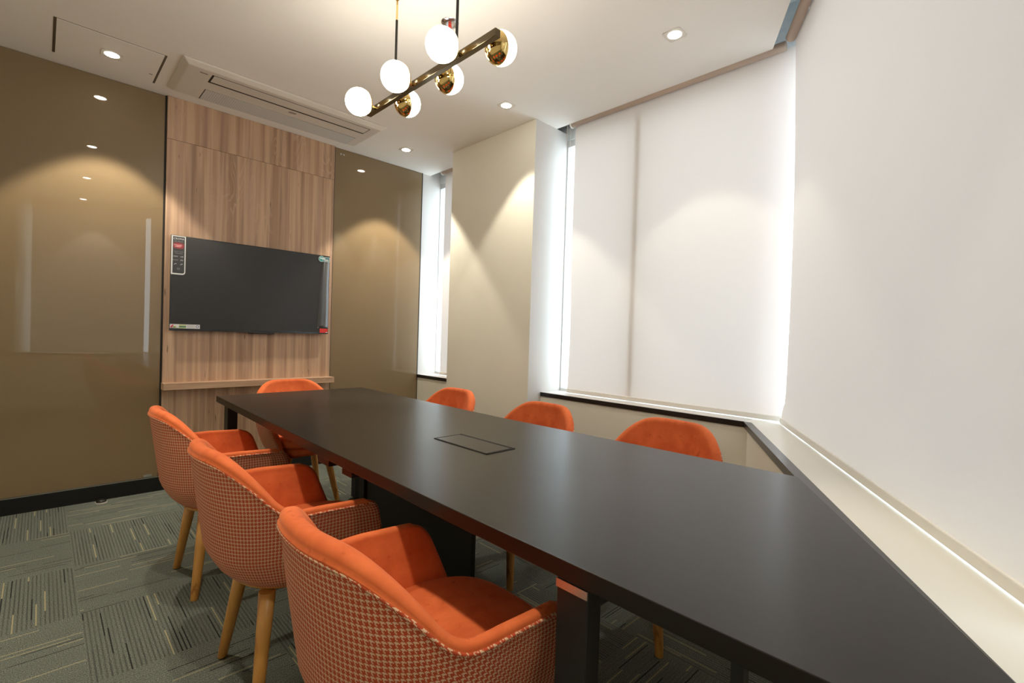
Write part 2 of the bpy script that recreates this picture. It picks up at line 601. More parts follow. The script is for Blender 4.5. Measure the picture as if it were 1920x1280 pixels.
# windows: frames, mullions and panes standing behind the blinds
def window(n, p0, p1, nrm, mull, z0=SZ, z1=2.60):
    """p0,p1: ends of the frame line (Vectors), nrm: unit vector to outside"""
    d = (p1 - p0).normalized()
    L = (p1 - p0).length
    def slab(s0, s1, n0, n1, za, zb, bm):
        pts = [p0 + d * s0 + nrm * n0, p0 + d * s1 + nrm * n0, p0 + d * s1 + nrm * n1, p0 + d * s0 + nrm * n1]
        prism(bm, [(p.x, p.y) for p in pts], za, zb)
    bm = B()
    slab(0, L, 0, 0.05, z0, z0 + 0.02, bm)
    slab(0, L, 0, 0.05, z1 - 0.05, z1, bm)
    slab(0, 0.006, 0, 0.05, z0 + 0.021, z1 - 0.05, bm)
    slab(L - 0.006, L, 0, 0.05, z0 + 0.021, z1 - 0.05, bm)
    fr = obj('window_%d' % n, bm, FRAME_M)
    struct(fr)
    cuts = [0.006] + [m[0] for m in mull] + [L - 0.006]
    for s, wd, dep in mull:
        bm = B()
        slab(s - wd / 2, s + wd / 2, dep, 0.05, z0 + 0.021, z1 - 0.05, bm)
        obj('mullion', bm, FRAME_M, fr)
    for a, b in zip(cuts, cuts[1:]):
        bm = B()
        slab(a + (0.026 if a > 0.03 else 0.001), b - (0.026 if b < L - 0.03 else 0.001), 0.022, 0.028, z0 + 0.021, z1 - 0.05, bm)
        obj('pane', bm, PANE, fr)
EX = Vector((1, 0, 0))
window(1, Vector((2.83, 3.327, 0)), Vector((2.83, YF, 0)), EX, [])
window(2, Vector((2.83, 0.90, 0)), Vector((2.83, 2.363, 0)), EX, [(0.815, 0.042, -0.066)])
window(3, cl(-0.02, -0.12), cl(3.225, -0.12), -CN, [(1.9, 0.05, 0.0)])

# ------------------------------------------------------------------ front wall cladding
GP = 'back painted glass panels either side of the wood panel'
o = obj('glass_wall_panel', box(B(), -0.80, 0.577, YF - 0.010, YF - 0.001, 0.10, CEIL - 0.002), GLASSP, bevel=0.001)
tag(o, 'large dark tan back-painted glass panel left of the wood panel', 'wall panel')
cl1 = obj('clip', box(B(), 0.50, 0.545, YF - 0.014, YF - 0.010, 0.104, 0.118), ALU, o, bevel=0.001)
o = obj('glass_wall_panel', box(B(), 1.748, 2.608, YF - 0.010, YF - 0.001, 0.10, CEIL - 0.002), GLASSP, bevel=0.001)
tag(o, 'narrower tan back-painted glass panel right of the wood panel, beside the window', 'wall panel')
for x in (1.79, 1.815):
    obj('clip', box(B(), x, x + 0.012, YF - 0.014, YF - 0.010, 2.600, 2.612), ALU, o)
struct(obj('trim_4', box(B(), 0.577, 0.587, YF - 0.012, YF, 0.099, CEIL), DARK))
struct(obj('trim_5', box(B(), 1.737, 1.748, YF - 0.012, YF, 0.099, CEIL), DARK))
struct(obj('trim_6', box(B(), 2.608, 2.615, YF - 0.012, YF, 0.099, CEIL), DARK))
YP = YF - 0.028
wp = thing('wood_wall_panel', 'light oak laminate wall panel behind the television', 'wall panel', (1.162, YF, 0.1))
def wpart(name, bm, m, bev=0.0008):
    o = obj(name, bm, m, wp, bevel=bev, segs=1)
    o.location = (-1.162, -YF, -0.1)
    return o
wpart('lower_board', box(B(), 0.588, 1.737, YP, YF - 0.001, 0.100, 2.369), WOOD)
wpart('upper_board', box(B(), 0.588, 1.737, YP, YF - 0.001, 2.371, CEIL - 0.001), WOOD_UP)
# shelf on the panel
sh = obj('wall_shelf', box(B(), 0.582, 1.738, 3.865, YP - 0.0005, 0.690, 0.733), WOOD_SH, bevel=0.001)
tag(sh, 'slim oak shelf across the wood panel under the television', 'shelf')

# ------------------------------------------------------------------ television
tv = thing('television', 'wall-mounted flat television with stickers still on its corners', 'television', (1.155, YP, 1.085))
TX0, TX1, TZ0, TZ1, TYF = -0.541, 0.541, 0.0, 0.640, -0.045
BEZ = mat('tv_black_bezel', (0.012, 0.012, 0.012), 0.2)
SCR = mat('tv_screen', (0.024, 0.022, 0.020), 0.30, 0, 0.4)
FILM = mat('film_reflection_grey', (0.08, 0.085, 0.09), 0.15, 0, 0.8)  # window-blind reflection on the film, painted as blue-grey
obj('housing', box(B(), TX0 + 0.004, TX1 - 0.004, TYF + 0.008, -0.022, TZ0 + 0.004, TZ1 - 0.003), BEZ, tv, bevel=0.004)
obj('wall_bracket', box(B(), -0.2, 0.2, -0.0225, -0.0005, 0.2, 0.45), BLACK_MET, tv)
bm = B()
box(bm, TX0, TX1, TYF, TYF + 0.0075, TZ0, TZ0 + 0.016)
box(bm, TX0, TX1, TYF, TYF + 0.0075, TZ1 - 0.006, TZ1)
box(bm, TX0, TX0 + 0.006, TYF, TYF + 0.0075, TZ0 + 0.016, TZ1 - 0.006)
box(bm, TX1 - 0.006, TX1, TYF, TYF + 0.0075, TZ0 + 0.016, TZ1 - 0.006)
obj('bezel', bm, BEZ, tv, bevel=0.0008)
obj('screen', box(B(), TX0 + 0.0062, TX1 - 0.0062, TYF + 0.0012, TYF + 0.0074, TZ0 + 0.0162, TZ1 - 0.0062), SCR, tv)
obj('sensor_bar', box(B(), -0.055, 0.125, TYF - 0.002, TYF + 0.02, -0.011, -0.0005), BEZ, tv, bevel=0.003)
# protective film lifting along the right edge, blind reflection put into its grey
bm = B()
N = 24
va, vb = [], []
for i in range(N + 1):
    u = i / N
    z = TZ0 + 0.045 + u * (TZ1 - TZ0 - 0.055)
    xl = 0.452 + 0.030 * math.sin(u * PI * 0.5) - 0.012 * math.sin(u * PI)
    for vs, x, y in ((va, xl, TYF - 0.0004), (vb, TX1 - 0.004, TYF - 0.0024 - 0.0012 * math.sin(u * PI * 2.3))):
        vs.append(bm.verts.new((x, y, z)))
for i in range(N):
    bm.faces.new((va[i], vb[i], vb[i + 1], va[i + 1]))
o = obj('protective_film', bm, FILM, tv, smooth=True)
sl = o.modifiers.new('s', 'SOLIDIFY'); sl.thickness = 0.0004
# feature sticker, top left
WH = mat('sticker_white', (0.75, 0.76, 0.76), 0.4)
GT = mat('sticker_grey_print', (0.42, 0.42, 0.42), 0.5)
STB = mat('sticker_black', (0.03, 0.03, 0.03), 0.3)
STK = bpy.data.materials.new('sticker_red_flare'); STK.use_nodes = True
STK.node_tree.nodes['Principled BSDF'].inputs['Roughness'].default_value = 0.3
t = NT(STK)
v = t.obj()
gr = t.n('ShaderNodeTexGradient', gradient_type='SPHERICAL')
t.l(t.mapping(v, sc=(22, 0, 38)), gr.inputs[0])
t.l(t.ramp(gr.outputs['Fac'], [(0.0, (0.03, 0.03, 0.03)), (0.6, (0.45, 0.02, 0.03)), (1.0, (0.8, 0.2, 0.2))]), t.p.inputs['Base Color'])
def panel_round(x0, x1, z0, z1, y, r, th=0.0004):
    bm = B()
    pts = [(x0, z1), (x0, z0)]
    for i in range(7):
        a = -PI / 2 + i / 6 * PI / 2
        pts.append((x1 - r + r * math.cos(a), z0 + r + r * math.sin(a)))
    pts.append((x1, z1))
    fr = [bm.verts.new((p[0], y - th, p[1])) for p in pts]
    bk = [bm.verts.new((p[0], y, p[1])) for p in pts]
    bm.faces.new(fr)
    bm.faces.new(bk[::-1])
    n = len(pts)
    for i in range(n):
        bm.faces.new((fr[i], bk[i], bk[(i + 1) % n], fr[(i + 1) % n]))
    return bm
sx0, sx1, sz0, sz1 = TX0 + 0.003, TX0 + 0.084, TZ1 - 0.262, TZ1 - 0.002
st = obj('feature_sticker', panel_round(sx0, sx1, sz0, sz1, TYF, 0.018), WH, tv)
st['label'] = 'white bordered black feature sticker'
obj('printed_area', panel_round(sx0 + 0.008, sx1 - 0.006, sz0 + 0.009, sz1 - 0.006, TYF - 0.0004, 0.012, 0.0002), STB, st)
o = obj('red_flare', panel_round(-0.031, 0.031, -0.022, 0.022, 0, 0.002, 0.0001), STK, st)
o.location = ((sx0 + sx1) / 2, TYF - 0.00062, sz1 - 0.066)
scx = (sx0 + sx1) / 2 + 0.001
for s_, size, dz, dx in (('CROMA', 0.017, 0.026, 0), ('LED Television', 0.0085, 0.040, 0), ('FULL HD', 0.0115, 0.066, -0.004),
                         ('DISPLAY', 0.0095, 0.076, -0.004), ('Dynamic Contrast', 0.0072, 0.108, 0), ('Cinema Sound', 0.0075, 0.119, 0),
                         ('HDMI', 0.0100, 0.142, -0.017), ('USB', 0.0105, 0.142, 0.018), ('AUDIO', 0.0090, 0.166, -0.017), ('HD', 0.0115, 0.166, 0.018)):
    text_mesh('print', s_, size, WH if size > 0.0093 else GT, st, (scx + dx, TYF - 0.00085, sz1 - dz))
for cx_, cz_ in ((-0.017, 0.190), (0.018, 0.190)):
    bm = B()
    path_tube(bm, [(scx + cx_ - 0.007, TYF - 0.0009, sz1 - cz_ - 0.004), (scx + cx_, TYF - 0.0009, sz1 - cz_ + 0.003), (scx + cx_ + 0.006, TYF - 0.0009, sz1 - cz_ + 0.001)], 0.0022, 6)
    obj('icon', bm, GT, st)
bm = B()
for a, b, c_, d_ in ((-0.007, 0.007, 0, 0.0012), (-0.007, 0.007, 0.009, 0.0102), (-0.007, -0.0058, 0, 0.0102), (0.0058, 0.007, 0, 0.0102)):
    box(bm, scx + a, scx + b, TYF - 0.0009, TYF - 0.0006, sz1 - 0.226 + c_, sz1 - 0.226 + d_)
obj('icon', bm, GT, st)
# energy label, lower left
ex0, ex1, ez0, ez1 = TX0 + 0.003, TX0 + 0.176, 0.016, 0.044
en = obj('energy_sticker', box(B(), ex0, ex1, TYF - 0.0005, TYF, ez0, ez1), WH, tv)
en['label'] = 'pale energy rating sticker with red and green marks'
PINK = mat('print_red', (0.65, 0.06, 0.12), 0.4); GREEN = mat('print_green', (0.03, 0.20, 0.09), 0.4)
LIME = mat('print_lime', (0.36, 0.42, 0.08), 0.4); BLUEP = mat('print_blue', (0.16, 0.18, 0.33), 0.4); YEL = mat('print_pale_yellow', (0.60, 0.60, 0.34), 0.4)
def flat(name, x0, x1, z0, z1, m, par, y=TYF - 0.0008):
    return obj(name, box(B(), x0, x1, y, y + 0.0003, z0, z1), m, par)
bm = B()
path_tube(bm, [(ex0 + 0.004, TYF - 0.0006, ez0 + 0.004), (ex0 + 0.010, TYF - 0.0006, ez0 + 0.016), (ex0 + 0.019, TYF - 0.0006, ez0 + 0.024)], 0.0030, 6)
path_tube(bm, [(ex0 + 0.010, TYF - 0.0006, ez0 + 0.006), (ex0 + 0.014, TYF - 0.0006, ez0 + 0.013), (ex0 + 0.019, TYF - 0.0006, ez0 + 0.018)], 0.0022, 6)
obj('red_mark', bm, PINK, en)
flat('lime_patch', ex0 + 0.019, ex0 + 0.034, ez0 + 0.005, ez0 + 0.013, LIME, en)
flat('dark_strip', ex0 + 0.008, ex0 + 0.050, ez0 + 0.0025, ez0 + 0.0045, GREEN, en)
flat('pale_patch', ex0 + 0.052, ex0 + 0.092, ez0 + 0.001, ez1 - 0.001, YEL, en, TYF - 0.0007)
flat('green_patch', ex0 + 0.052, ex0 + 0.092, ez0 + 0.007, ez0 + 0.016, GREEN, en, TYF - 0.0010)
bm = B()
for k in range(4):
    box(bm, ex0 + 0.097, ex0 + 0.144 - 0.006 * (k % 2), TYF - 0.0008, TYF - 0.0005, ez0 + 0.005 + k * 0.0055, ez0 + 0.0068 + k * 0.0055)
obj('print_lines', bm, GT, en)
bm = B()
for k in range(8):
    a = k * PI / 4
    tube(bm, (ex0 + 0.158 + 0.008 * math.cos(a), TYF - 0.0009, ez0 + 0.014 + 0.008 * math.sin(a)), (ex0 + 0.158 + 0.008 * math.cos(a), TYF - 0.0004, ez0 + 0.014 + 0.008 * math.sin(a)), 0.0028, n=8)
obj('round_emblem', bm, BLUEP, en)
# teal sticker, upper right
TEAL = mat('sticker_teal', (0.06, 0.30, 0.31), 0.35); TEALD = mat('sticker_dark_teal', (0.04, 0.16, 0.19), 0.35)
PALE = mat('sticker_pale_edge', (0.5, 0.6, 0.58), 0.4)
cx_, cz_ = TX1 - 0.070, TZ1 - 0.030
ts = obj('round_tail_sticker', tube(box(B(), cx_, TX1 - 0.002, TYF - 0.0005, TYF, cz_ - 0.020, cz_ + 0.017), (cx_, TYF, cz_), (cx_, TYF - 0.0006, cz_), 0.024, n=28), PALE, tv)
ts.location = (0, -0.0040, 0)
ts['label'] = 'teal round sticker with a tail'
obj('tail', box(B(), cx_, TX1 - 0.005, TYF - 0.0009, TYF - 0.0005, cz_ - 0.017, cz_ + 0.014), TEALD, ts)
obj('disc', tube(B(), (cx_, TYF - 0.0006, cz_), (cx_, TYF - 0.0012, cz_), 0.0205, n=28), TEAL, ts)
bm = B()
box(bm, cx_ - 0.014, cx_ + 0.030, TYF - 0.0016, TYF - 0.0012, cz_ + 0.002, cz_ + 0.009)
box(bm, cx_ + 0.004, cx_ + 0.058, TYF - 0.0016, TYF - 0.0012, cz_ - 0.005, cz_ - 0.001)
box(bm, cx_ + 0.022, cx_ + 0.060, TYF - 0.0016, TYF - 0.0012, cz_ - 0.013, cz_ - 0.009)
obj('print_lines', bm, WH, ts)
REDS = mat('sticker_red', (0.75, 0.04, 0.03), 0.4)
rs = obj('red_sticker', box(B(), TX1 - 0.070, TX1 - 0.004, TYF - 0.0006, TYF, 0.010, 0.044), REDS, tv)
rs.location = (0, -0.0012, 0)
obj('curled_corner', box(B(), TX1 - 0.020, TX1 - 0.004, TYF - 0.0012, TYF - 0.0007, 0.010, 0.016), WH, rs)
obj('white_strip_sticker', box(B(), TX1 - 0.086, TX1 - 0.040, TYF - 0.0006, TYF, 0.047, 0.058), GT, tv)

# ------------------------------------------------------------------ ceiling fittings
def downlight(x, y, lab, cat='ceiling light', z=CEIL, power=1.0):
    d = thing('downlight', lab, cat, (x, y, z), 0, 'recessed downlights')
    bm = B()
    h = 0.047
    n = 32
    # square plate with a round hole
    outer = []
    for i in range(n):
        a = 2 * PI * (i + 0.5) / n
        c, s = math.cos(a), math.sin(a)
        k = h / max(abs(c), abs(s))
        outer.append((k * c, k * s))
    o1 = [bm.verts.new((p[0], p[1], -0.0025)) for p in outer]
    o0 = [bm.verts.new((p[0], p[1], 0.0)) for p in outer]
    i1 = [bm.verts.new((0.034 * math.cos(2 * PI * (i + 0.5) / n), 0.034 * math.sin(2 * PI * (i + 0.5) / n), -0.0025)) for i in range(n)]
    i0 = [bm.verts.new((v.co.x * 0.97, v.co.y * 0.97, -0.0005)) for v in i1]
    for i in range(n):
        j = (i + 1) % n
        bm.faces.new((o1[i], o1[j], i1[j], i1[i]))
        bm.faces.new((o0[i], o0[j], o1[j], o1[i]))
        bm.faces.new((i1[i], i1[j], i0[j], i0[i]))
    obj('trim_plate', bm, WHITE_PL, d)
    obj('diffuser', lathe(B(), [(0.033, -0.0008), (0.030, -0.004), (0.018, -0.0075), (0, -0.009)], 28), DISC, d, smooth=True)
    ld = bpy.data.lights.new('downlight_beam', 'SPOT')
    ld.energy = LAMP * power
    ld.color = WARM
    ld.spot_size = math.radians(80)
    ld.spot_blend = 0.22
    ld.shadow_soft_size = 0.028
    lo = link('downlight_beam', ld, d)
    lo.location = (0, 0, -0.042)
    return d

HP = 0.004   # hatch board hangs this much below the ceiling
for (x, y), lab in zip(DOWNLIGHTS, (
        'lit square-plated downlight set in the ceiling access hatch',
        'lit downlight nearest the small window beside the narrow glass panel',
        'lit downlight in front of the cream column, second along the window row',
        'lit downlight nearest the slanted blind, right of the chandelier',
        'lit downlight over the chairs, second from the screen wall and seen only as a reflection',
        'lit downlight over the nearest chair row, third from the screen wall, above the frame',
        'lit downlight behind the camera, last of the left ceiling row')):
    downlight(x, y, lab, z=CEIL - (HP if (x, y) == DOWNLIGHTS[0] else 0),
              power={0.27: 1.35, 2.18: 1.5, 2.25: 0.28, 2.20: 0.62, 0.36: 0.6}.get(x, 1.0))

ha = thing('access_hatch', 'rectangular ceiling access hatch with dark gaps at its short ends', 'ceiling hatch', (0.262, 3.612, CEIL))
obj('recess_gap', box(B(), -0.236, 0.236, -0.221, 0.221, -0.0012, 0.0), SIDELIT_GAP, ha)  # solid plate standing in for the shaded gap round the board
bm = B(); box(bm, -0.224, 0.224, -0.2185, 0.2185, -HP, -0.0013)
obj('hatch_board', bm, CEIL_M, ha, bevel=0.0006)
obj('latch', box(B(), 0.190, 0.208, 0.085, 0.095, -HP - 0.002, -HP), ALU, ha)

ac = thing('air_conditioner', 'white ceiling cassette air conditioner above the television', 'air conditioner', (1.20, 3.555, CEIL - 0.0004))
bm = B()
x0, x1, y0, y1 = -0.640, 0.635, -0.255, 0.250
vt = [bm.verts.new(p) for p in ((x0, y0, 0), (x1, y0, 0), (x1, y1, 0), (x0, y1, 0))]
e = 0.028
vm = [bm.verts.new(p) for p in ((x0, y0, -0.010), (x1, y0, -0.010), (x1, y1, -0.010), (x0, y1, -0.010))]
vb_ = [bm.verts.new(p) for p in ((x0 + e, y0 + e, -0.030), (x1 - e, y0 + e, -0.030), (x1 - e, y1 - e, -0.030), (x0 + e, y1 - e, -0.030))]
for a, b in ((vt, vm), (vm, vb_)):
    for i in range(4):
        bm.faces.new((a[i], a[(i + 1) % 4], b[(i + 1) % 4], b[i]))
bm.faces.new(vb_)
bm.faces.new(vt[::-1])
AC_M = painted('ac_white_plastic', (0.70, 0.65, 0.58), 0.38, 0.01, 0)
obj('panel', bm, AC_M, ac, bevel=0.006, segs=3)
zz = -0.030
obj('air_slot', box(B(), -0.484, 0.540, -0.190, -0.072, zz - 0.0012, zz), DARK, ac)
obj('flap', box(B(), -0.474, 0.533, -0.187, -0.092, zz - 0.003, zz - 0.0013), AC_M, ac, bevel=0.001)
GR = mat('grille_grey', (0.52, 0.52, 0.50), 0.5)
t = NT(GR)
ck = t.n('ShaderNodeTexChecker')
ck.inputs['Scale'].default_value = 110
ck.inputs['Color1'].default_value = (0.70, 0.69, 0.66, 1)
ck.inputs['Color2'].default_value = (0.52, 0.52, 0.51, 1)
t.l(t.mapping(t.obj(), rot=(0, 0, PI / 4)), ck.inputs['Vector'])
t.l(ck.outputs[0], t.p.inputs['Base Color'])
obj('grille_gap', box(B(), -0.474, 0.540, 0.045, 0.2195, zz - 0.0008, zz), DARK, ac)
obj('return_grille', box(B(), -0.470, 0.537, 0.0465, 0.218, zz - 0.0028, zz - 0.0009), GR, ac)
bm = B(); lathe(bm, [(0.016, 0), (0.016, -0.0012), (0, -0.0012)], 24)
o = obj('badge', bm, mat('badge_grey', (0.33, 0.29, 0.26), 0.4), ac); o.location = (0.035, -0.03, zz); o.scale = (1.7, 1, 1)
o = obj('indicator', box(B(), -0.545, -0.505, -0.180, -0.168, zz - 0.001, zz), mat('indicator_grey', (0.25, 0.23, 0.21), 0.4), ac)

sk = thing('fire_sprinkler', 'small red-bulb fire sprinkler in the ceiling behind the chandelier', 'sprinkler', (1.423, 1.965, CEIL))
obj('escutcheon', lathe(B(), [(0.044, 0), (0.042, -0.004), (0.020, -0.007), (0, -0.007)], 28), mat('chrome', (0.7, 0.68, 0.70), 0.2, 1), sk, smooth=True)
REDB = mat('sprinkler_red', (0.8, 0.06, 0.02), 0.25)
bm = B()
tube(bm, (0, 0, -0.007), (0, 0, -0.016), 0.008, n=12)
tube(bm, (0, 0, -0.016), (0, 0, -0.036), 0.003, n=8)
tube(bm, (0.009, 0, -0.014), (0.004, 0, -0.038), 0.0018, n=6)
tube(bm, (-0.009, 0, -0.014), (-0.004, 0, -0.038), 0.0018, n=6)
tube(bm, (0, 0, -0.036), (0, 0, -0.039), 0.011, n=14)
obj('head', bm, REDB, sk)

# ------------------------------------------------------------------ chandelier
CX, CZ, CY0, CY1 = 1.155, 2.205, 1.305, 2.255
ch = thing('chandelier', 'bar chandelier with six lit opal globes in gold cups over the table', 'chandelier', (CX, 1.78, CZ))
obj('bar', box(B(), -0.012, 0.012, CY0 - 1.78, CY1 - 1.78, -0.014, 0.014), BRONZE, ch, bevel=0.0012)
for y in (0.228, -0.232):
    r_ = obj('rod', tube(B(), (0, y, 0.014), (0, y, 0.352 if y > 0 else 0.40), 0.0058, n=12), BLACK_MET, ch, smooth=False)
    obj('rod_extension', tube(B(), (0, y, 0.352 if y > 0 else 0.40), (0, y, CEIL - CZ), 0.0045, n=12), GOLD, ch, smooth=False)
obj('canopy', box(B(), -0.022, 0.008, -0.245, 0.236, CEIL - CZ - 0.003, CEIL - CZ - 0.0003), GOLD, ch, bevel=0.002)
GR_ = 0.0625
def sphere_part(a0, a1, r, n=40, m=20, sgn=1):
    """x-axis lathe between polar angles a0..a1 measured from +x"""
    prof = []
    for i in range(m + 1):
        a = a0 + (a1 - a0) * i / m
        prof.append((max(0.0, r * math.sin(a)), sgn * r * math.cos(a)))
    return prof
for sgn, ys in ((-1, (2.174, 1.844, 1.513)), (1, (2.048, 1.717, 1.390))):
    for y in ys:
        c = (sgn * 0.093, y - 1.78, 0.0 if sgn < 0 else 0.018)
        tilt = Matrix.Translation(c) @ Matrix.Rotation(math.radians(-18), 4, 'Y') @ Matrix.Translation([-q_ for q_ in c])
        g = obj('globe', lathe(B(), sphere_part(0, PI, GR_ - 0.0008, sgn=sgn), 40, c, 'x'), GLOBE_M, ch, smooth=True)
        bm = B()
        lathe(bm, sphere_part(PI * (0.60 if sgn > 0 else 0.69), PI * 0.97, GR_ + 0.0012, sgn=sgn), 40, c, 'x')
        bmesh.ops.transform(bm, matrix=tilt, verts=bm.verts)
        cup = obj('cup', bm, GOLD, ch, smooth=True)
        s_ = cup.modifiers.new('s', 'SOLIDIFY'); s_.thickness = 0.0012
        tube_bm = tube(B(), (sgn * 0.012, y - 1.78, 0), (sgn * 0.035, y - 1.78, c[2]), 0.008, n=16)
        obj('stem', tube_bm, GOLD, ch)

# ------------------------------------------------------------------ roller blinds
def blind(lab, p0, p1, nrm_in, ztop, zhem, e0, e1, curl=0.0, bracket=(1, 1), chain=False, rin=0.0, rin2=0.0):
    """p0->p1 bottom line; e0/e1: functions z-> inset of the fabric at each end; nrm_in: into the room"""
    root = thing('roller_blind', lab, 'roller blind', (p0 + p1) / 2, 0, 'cream roller blinds')
    org = (p0 + p1) / 2
    d = (p1 - p0).normalized()
    L = (p1 - p0).length
    bm = B()
    NX, NZ = 24, 40
    rows = []
    for k in range(NZ + 1):
        z = zhem + (ztop - zhem) * k / NZ
        a, b = e0(z), L - e1(z)
        row = []
        for i in range(NX + 1):
            s = a + (b - a) * i / NX
            ed = min(s - a, b - s)
            off = curl * math.exp(-ed / 0.035) * math.sin(min(1, (z - zhem) / (ztop - zhem)) * PI)
            p = p0 + d * s - nrm_in * off - org
            row.append(bm.verts.new((p.x, p.y, z)))
        rows.append(row)
    for k in range(NZ):
        for i in range(NX):
            bm.faces.new((rows[k][i], rows[k][i + 1], rows[k + 1][i + 1], rows[k + 1][i]))
    obj('fabric', bm, FABRIC, root, smooth='keep')
    R_ = 0.024
    a, b = p0 - org + nrm_in * (R_ + 0.001) + d * rin, p1 - org + nrm_in * (R_ + 0.001) - d * rin2
    zc = ztop + 0.004
    obj('roller_tube', tube(B(), (a.x, a.y, zc), (b.x, b.y, zc), R_, n=28), TUBE_M, root, smooth=True)
    bm = B()
    q = [p0 - org - nrm_in * 0.004, p1 - org - nrm_in * 0.004, p1 - org + nrm_in * 0.006, p0 - org + nrm_in * 0.006]
    prism(bm, [(p.x, p.y) for p in q], zhem - 0.012, zhem + 0.016)
    obj('hem_bar', bm, HEM_M, root, bevel=0.003)
    if True:
        for e_, s_, on in ((a, -1, bracket[0]), (b, 1, bracket[1])):
            if not on:
                continue
            bm = B()
            c0 = e_ + d * (0.001 * s_)
            c1 = e_ + d * (0.014 * s_)
            tube(bm, (c0.x, c0.y, zc), (c1.x, c1.y, zc), R_ + 0.006, n=24)
            box(bm, c0.x - 0.012, c0.x + 0.012, c0.y - 0.004, c0.y + 0.006, zc + 0.02, 2.929)
            obj('bracket', bm, HEM_M, root)
    if chain:
        c = p1 - org + nrm_in * 0.03 + d * 0.018
        pts = [(c.x, c.y, zc)]
        pts += [(c.x, c.y, zc - 0.4 * i) for i in range(1, 4)]
        zb = 1.27
        pts = [(c.x, c.y + 0.000, zc), (c.x, c.y, zb + 0.03), (c.x - 0.004, c.y + 0.006, zb + 0.008), (c.x - 0.012, c.y + 0.010, zb), (c.x - 0.020, c.y + 0.012, zb + 0.008), (c.x - 0.024, c.y + 0.012, zb + 0.03), (c.x - 0.024, c.y + 0.012, zc)]
        obj('pull_chain', path_tube(B(), pts, 0.0011, 6), HEM_M, root)
    return root

def flare(base, mid, zh, lo=0.13):
    def f(z):
        u = min(1.0, max(0.0, (z - zh) / lo))
        t_ = (z - zh) / 1.9
        return base + mid * (u * u * (3 - 2 * u)) * (1 - max(0, t_) ** 2)
    return f
zh = 0.733
XB = 2.752
blind('cream roller blind over the wide window beside the column', Vector((XB, 0.795, 0)), Vector((XB, 2.232, 0)), -EX, 2.655, zh,
      lambda z: 0.0, lambda z: 0.002 + 0.010 * math.sin(min(1, max(0, (z - zh) / 0.9)) * PI), chain=True, rin=0.05, bracket=(0, 1))
blind('cream roller blind over the small window behind the column', Vector((XB, 3.345, 0)), Vector((XB, 3.80, 0)), -EX, 2.655, 0.735,
      lambda z: 0.001, lambda z: 0.001)
blind('cream roller blind on the slanted window, nearest and widest in view', cl(1.885, 0.0), cl(-0.012, 0.0), CN, 2.662, 0.732,
      lambda z: 0.003, flare(0.002, 0.070, 0.732), curl=0.01, rin2=0.02, bracket=(1, 0))
blind('cream roller blind on the slanted window behind the camera', cl(3.165, 0.0), cl(1.935, 0.0), CN, 2.662, 0.732,
      lambda z: 0.003, lambda z: 0.003)

# ------------------------------------------------------------------ conference table
TZ, TT = 0.731, 0.034
tb = thing('conference_table', 'long black-brown conference table with one slanted end against the ledge', 'table', (1.145, 1.50, 0))
TXa, TXb, TYe = 0.690, 1.606, 3.118
yA = -0.118
yB = 0.424
def tloc(p):
    return (p[0] - 1.145, p[1] - 1.50)
pts = [tloc(p) for p in ((0.716, TYe), (0.683, 1.70), (0.672, 0.9), (0.672, yA), (1.628, yB), (1.583, 1.70), (1.590, 2.4), (1.600, TYe))]
BUV = prism(B(), pts, TZ - TT, TZ)
obj('tabletop', BUV, TABLE_M, tb, bevel=0.0015)
def tb_box(name, x0, x1, y0, y1, z0, z1, m=TABLE_LEG, bev=0.002):
    return obj(name, box(B(), x0 - 1.145, x1 - 1.145, y0 - 1.5, y1 - 1.5, z0, z1), m, tb, bevel=bev)
ZU = TZ - TT - 0.0005
for x0, x1, y0, y1 in ((0.740, 0.790, 2.975, 3.045), (1.505, 1.555, 2.985, 3.045), (0.676, 0.716, 0.487, 0.556), (0.712, 0.736, 0.244, 0.262)):
    lg = tb_box('leg', x0, x1, y0, y1, 0.012, ZU - 0.002)
    if 0.4 < y0 < 0.6:
        obj('top_plate', box(B(), x0 - 0.003 - 1.145, x0 - 0.0002 - 1.145, y0 - 1.5, y1 - 1.5, ZU - 0.018, ZU - 0.003), ALU, lg)
    if y0 > 2:
        continue
    lf = tube(B(), ((x0 + x1) / 2 - 1.145, (y0 + y1) / 2 - 1.5, 0.0), ((x0 + x1) / 2 - 1.145, (y0 + y1) / 2 - 1.5, 0.0118), 0.018, n=16)
    obj('levelling_foot', lf, BLACK_MET, lg)
for cx_, cy_ in ((0.765, 3.01), (1.53, 3.015)):
    lf = tube(B(), (cx_ - 1.145, cy_ - 1.5, 0.0), (cx_ - 1.145, cy_ - 1.5, 0.0118), 0.02, n=16)
    obj('levelling_foot', lf, BLACK_MET, tb)
tb_box('crossbar', 0.790, 1.505, 2.99, 3.03, ZU - 0.055, ZU - 0.002)
tb_box('crossbar', 0.718, 1.32, 0.500, 0.540, ZU - 0.055, ZU - 0.002)
tb_box('modesty_panel', 1.128, 1.150, 1.335, 2.12, 0.0, ZU, TABLE_LEG)
tb_box('centre_post', 1.115, 1.165, 2.125, 2.175, 0.0, ZU)
tb_box('cable_clip', 0.712, 0.80, 1.44, 1.51, ZU - 0.04, ZU)
tb_box('cable_clip', 0.712, 0.80, 1.61, 1.70, ZU - 0.04, ZU)
